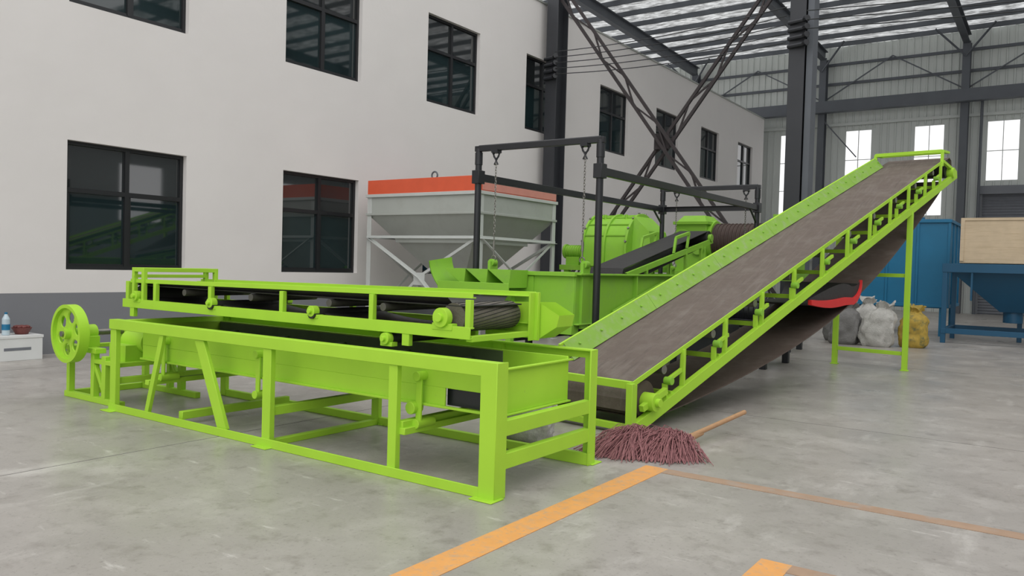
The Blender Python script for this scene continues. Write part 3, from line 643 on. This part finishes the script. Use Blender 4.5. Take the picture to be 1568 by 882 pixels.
# ---------------------------------------------------------------- blue tank + blue hopper
q=B('blue_storage_tank'); x0,x1,y0,y1=-4.75,-2.6,23,25.2
q.box((x0,y0,.72),(x1,y1,3.0),BLUE)
for z in (.78,2.95): wallring(q,x0-.05,x1+.05,y0-.05,y1+.05,z-.04,z+.04,.06,BLUE)
for k in range(4):
    x=x0+(x1-x0)*k/3; q.box((x-.03,y0-.03,.75),(x+.03,y0,2.95),BLUE); y=y0+(y1-y0)*k/3; q.box((x1,y-.03,.75),(x1+.03,y+.03,2.95),BLUE)
for x in (x0+.1,x1-.1):
    for y in (y0+.1,y1-.1): q.box((x-.07,y-.07,0),(x+.07,y+.07,.72),BLUE)
q.cyl(((x0+x1)/2,(y0+y1)/2,3.0),((x0+x1)/2,(y0+y1)/2,3.12),.35,BLUE,24)
q.done(.005)
q=B('blue_feed_hopper'); x0,x1,y0,y1=-2.48,.3,20.9,22.8
wallring(q,x0,x1,y0,y1,1.64,1.84,.05,BLUE2); loft(q,(x0+.12,x1-.12,y0+.1,y1-.1,1.7),(-1.35,-.85,21.6,22.1,.75),BLUE2); q.cyl((-1.1,21.85,.75),(-1.1,21.85,.5),.2,BLUE2,18)
for x in (x0+.06,x1-.06,-1.0):
    for y in (y0+.06,y1-.06): q.box((x-.05,y-.05,0),(x+.05,y+.05,1.64),BLUE2) if x!=-1.0 or y>22 else None
for y in (y0+.06,y1-.06): q.beam((x0,y,.28),(x1,y,.28),.1,.12,BLUE2)
for x in (x0+.06,x1-.06): q.beam((x,y0,.28),(x,y1,.28),.1,.12,BLUE2)
for x in (x0+.6,x1-.6): q.box((x-.02,y0+.02,1.0),(x+.02,y0+.06,1.64),BLUE2)
q.done(.004)
q=B('plywood_crate'); x0,x1,y0,y1=-2.15,.2,21.0,22.6
wallring(q,x0,x1,y0,y1,1.89,2.87,.03,PLY); q.box((x0,y0,1.86),(x1,y1,1.89),PLY)
q.box((x0,y0-.025,1.9),(x0+.08,y0,2.87),PLY); q.box((x1-.08,y0-.025,1.9),(x1,y0,2.87),PLY)
q.box((x0,y0-.02,2.83),(x1,y0,2.89),PLY)
q.done(.002)
q=B('dark_motor_unit'); mx_,my_=-4.35,12.9
q.box((mx_-.55,my_-.5,.5),(mx_+.5,my_+.8,.62),DARK)
for x in (mx_-.5,mx_+.45):
    for y in (my_-.45,my_+.75): q.box((x-.05,y-.05,0),(x+.05,y+.05,.5),DARK)
q.cyl((mx_-.4,my_,.88),(mx_+.4,my_,.88),.26,BLACK,28)
for k in range(10): q.ring((mx_-.36+.08*k,my_,.88),(1,0,0),.265,.012,BLACK,28,5)
q.box((mx_-.2,my_-.32,.62),(mx_+.2,my_+.3,.75),BLACK)
q.box((mx_-.5,my_+.35,.62),(mx_+.1,my_+.8,1.1),DARK)
q.box((mx_-.6,my_-1.2,.2),(mx_+.1,my_-.6,.7),DARK); q.cyl((mx_-.25,my_-1.3,.75),(mx_-.25,my_-.55,.75),.2,BLACK,22)
for x in (mx_-.55,mx_+.05): q.box((x-.04,my_-1.1,0),(x+.04,my_-.7,.2),DARK)
q.done(.004)

# ---------------------------------------------------------------- sacks
def sack(name,x,y,w,d,hh,m,seed):
    b=B(name); vs=[];fs=[];n=40;r=26
    keys=[(0,.80),(.06,.97),(.2,1.04),(.45,1.0),(.65,.93),(.78,.74),(.86,.42),(.90,.30),(.95,.42),(1,.55)]
    def prof(u):
        for (a,ka),(c,kc) in zip(keys[:-1],keys[1:]):
            if a<=u<=c: return ka+(kc-ka)*(u-a)/(c-a)
        return .5
    for i in range(r+1):
        u=i/r; k=prof(u)
        for j in range(n):
            a=2*math.pi*j/n; ca,sa=math.cos(a),math.sin(a); e=.7
            X=math.copysign(abs(ca)**e,ca)*w/2*k; Y=math.copysign(abs(sa)**e,sa)*d/2*k
            nn=noise.noise(V((ca*1.6+seed,sa*1.6,u*3)))*.22+noise.noise(V((ca*4+seed,sa*4,u*7)))*.12
            if u>.7: nn+=.16*math.sin(a*9+seed)*(u-.7)/.3
            lx=.16*math.sin(seed*1.7)*u*u
            vs.append((x+X*(1+nn)+lx,y+Y*(1+nn),.004+u*hh+(.05*math.sin(a*3+seed)+.03*math.sin(a*7))*max(0,u-.86)/.14))
    for i in range(r):
        for j in range(n): fs.append((i*n+j,i*n+(j+1)%n,(i+1)*n+(j+1)%n,(i+1)*n+j))
    fs.append(tuple(range(n))[::-1]); fs.append(tuple(r*n+j for j in range(n))); b.poly(vs,fs,m); b.done()
sack('woven_sack',-3.40,18.5,.66,.45,.92,SACKW,1); sack('woven_sack',-4.06,18.5,.58,.45,.88,SACKG,5); sack('woven_sack',-4.35,19.2,.6,.45,.98,SACKG,8)
sack('woven_sack',-3.72,19.3,.60,.45,.98,SACKW,11); sack('printed_sack',-2.76,18.9,.56,.45,.86,SACKY,15)
sack('woven_sack',-3.80,5.72,.46,.3,.46,SACKW,31)

# ---------------------------------------------------------------- broom
b=B('twig_broom',False)
bo=V((.17,-.24,0))
def clump(c,dirv,spread,length,n,hgt):
    c=V(c)+bo
    for i in range(n):
        a=random.uniform(-spread,spread); d=Matrix.Rotation(a,3,'Z')@V(dirv).normalized()
        L_=length*random.uniform(.5,1.05); z0=random.uniform(.01,hgt); st=c+V((random.uniform(-.07,.07),random.uniform(-.07,.07),z0))
        sd=d.cross(V((0,0,1)))*random.uniform(-.08,.08); w=random.uniform(.002,.0042)
        pts=[]
        for k in range(6):
            u=k/5; p=st+d*L_*u+sd*(u*u)*2+V((random.uniform(-.008,.008),random.uniform(-.008,.008),0)); p.z=max(.005,z0*(1-u*u)+.05*math.sin(u*3)*random.uniform(.2,1.8)); pts.append(p)
        for p,q2 in zip(pts[:-1],pts[1:]): b.beam(p,q2,w*2,w,BRIS)
clump((-2.86,6.52,0),(-.12,-1,0),.42,.54,700,.15)
clump((-3.10,6.44,0),(-.12,-1,0),.30,.60,600,.15)
clump((-2.80,6.50,0),(.35,-1,0),.32,.42,320,.12)
o2=lambda x,y,z: (x+bo.x,y+bo.y,z)
b.cyl(o2(-2.87,6.43,.08),o2(-2.80,6.71,.07),.08,BRIS,12,.035)
for k in range(3): b.ring(o2(-2.82,6.59+.045*k,.07),(.2,1,0),.05-.006*k,.006,WOOD,14,5)
b.cyl(o2(-2.82,6.59,.07),o2(-2.70,7.80,.16),.022,WOOD,12); b.cyl(o2(-2.81,6.68,.07),o2(-2.79,6.95,.08),.036,WOOD,12,.024)
b.done()

# ---------------------------------------------------------------- box by the wall
b=B('storage_crate'); x0,x1,y0,y1=XW+.05,XW+.5,4.3,5.45
wallring(b,x0,x1,y0,y1,0.0,.31,.02,BOXW); b.box((x0-.01,y0-.01,.31),(x1+.01,y1+.01,.345),BOXW)
b.box((x1,4.95,.14),(x1+.004,5.3,.18),SHUT)
b.done(.003)
b=B('water_bottle'); X,Y=XW+.34,5.04; Z0=.35; b.cyl((X,Y,Z0),(X,Y,Z0+.22),.05,PLAST,18); b.cyl((X,Y,Z0+.22),(X,Y,Z0+.29),.05,PLAST,18,.017); b.cyl((X,Y,Z0+.29),(X,Y,Z0+.315),.019,BLUE,12); b.cyl((X,Y,Z0+.07),(X,Y,Z0+.15),.0515,BLUE,18); b.done()
b=B('fruit_bowl'); X,Y=XW+.28,5.27; b.cyl((X,Y,Z0),(X,Y,Z0+.09),.08,BOWL,24,.13)
for k in range(7): a=k*.9; b.ring((X+.07*math.cos(a),Y+.07*math.sin(a),Z0+.10),(0,0,1),.02,.02,BOWL,10,8)
b.done()

# ---------------------------------------------------------------- light, world, camera
w=bpy.data.worlds.new('world'); sc.world=w; w.use_nodes=True; bg=w.node_tree.nodes['Background']; bg.inputs[0].default_value=(.99,.99,1,1); bg.inputs[1].default_value=1.27
sd=bpy.data.lights.new('sun','SUN'); sd.energy=.75; sd.angle=math.radians(50); sd.color=(1,.98,.95)
so=bpy.data.objects.new('sun',sd); sc.collection.objects.link(so); so.rotation_euler=V((-.35,.55,-.75)).to_track_quat('-Z','Y').to_euler()
cd=bpy.data.cameras.new('camera'); co=bpy.data.objects.new('camera',cd); sc.collection.objects.link(co); sc.camera=co
cd.sensor_width=36; cd.lens=28.115; cd.clip_end=200
yw,pt,rl=map(math.radians,(35.0,-1.5767,1.5997))
vv=V((-math.sin(yw)*math.cos(pt),math.cos(yw)*math.cos(pt),math.sin(pt))); r=V((math.cos(yw),math.sin(yw),0)); u=r.cross(vv)
r2=r*math.cos(rl)+u*math.sin(rl); u2=-r*math.sin(rl)+u*math.cos(rl)
M=Matrix((r2,u2,-vv)).transposed().to_4x4(); M.translation=V((0,0,1.5)); co.matrix_world=M
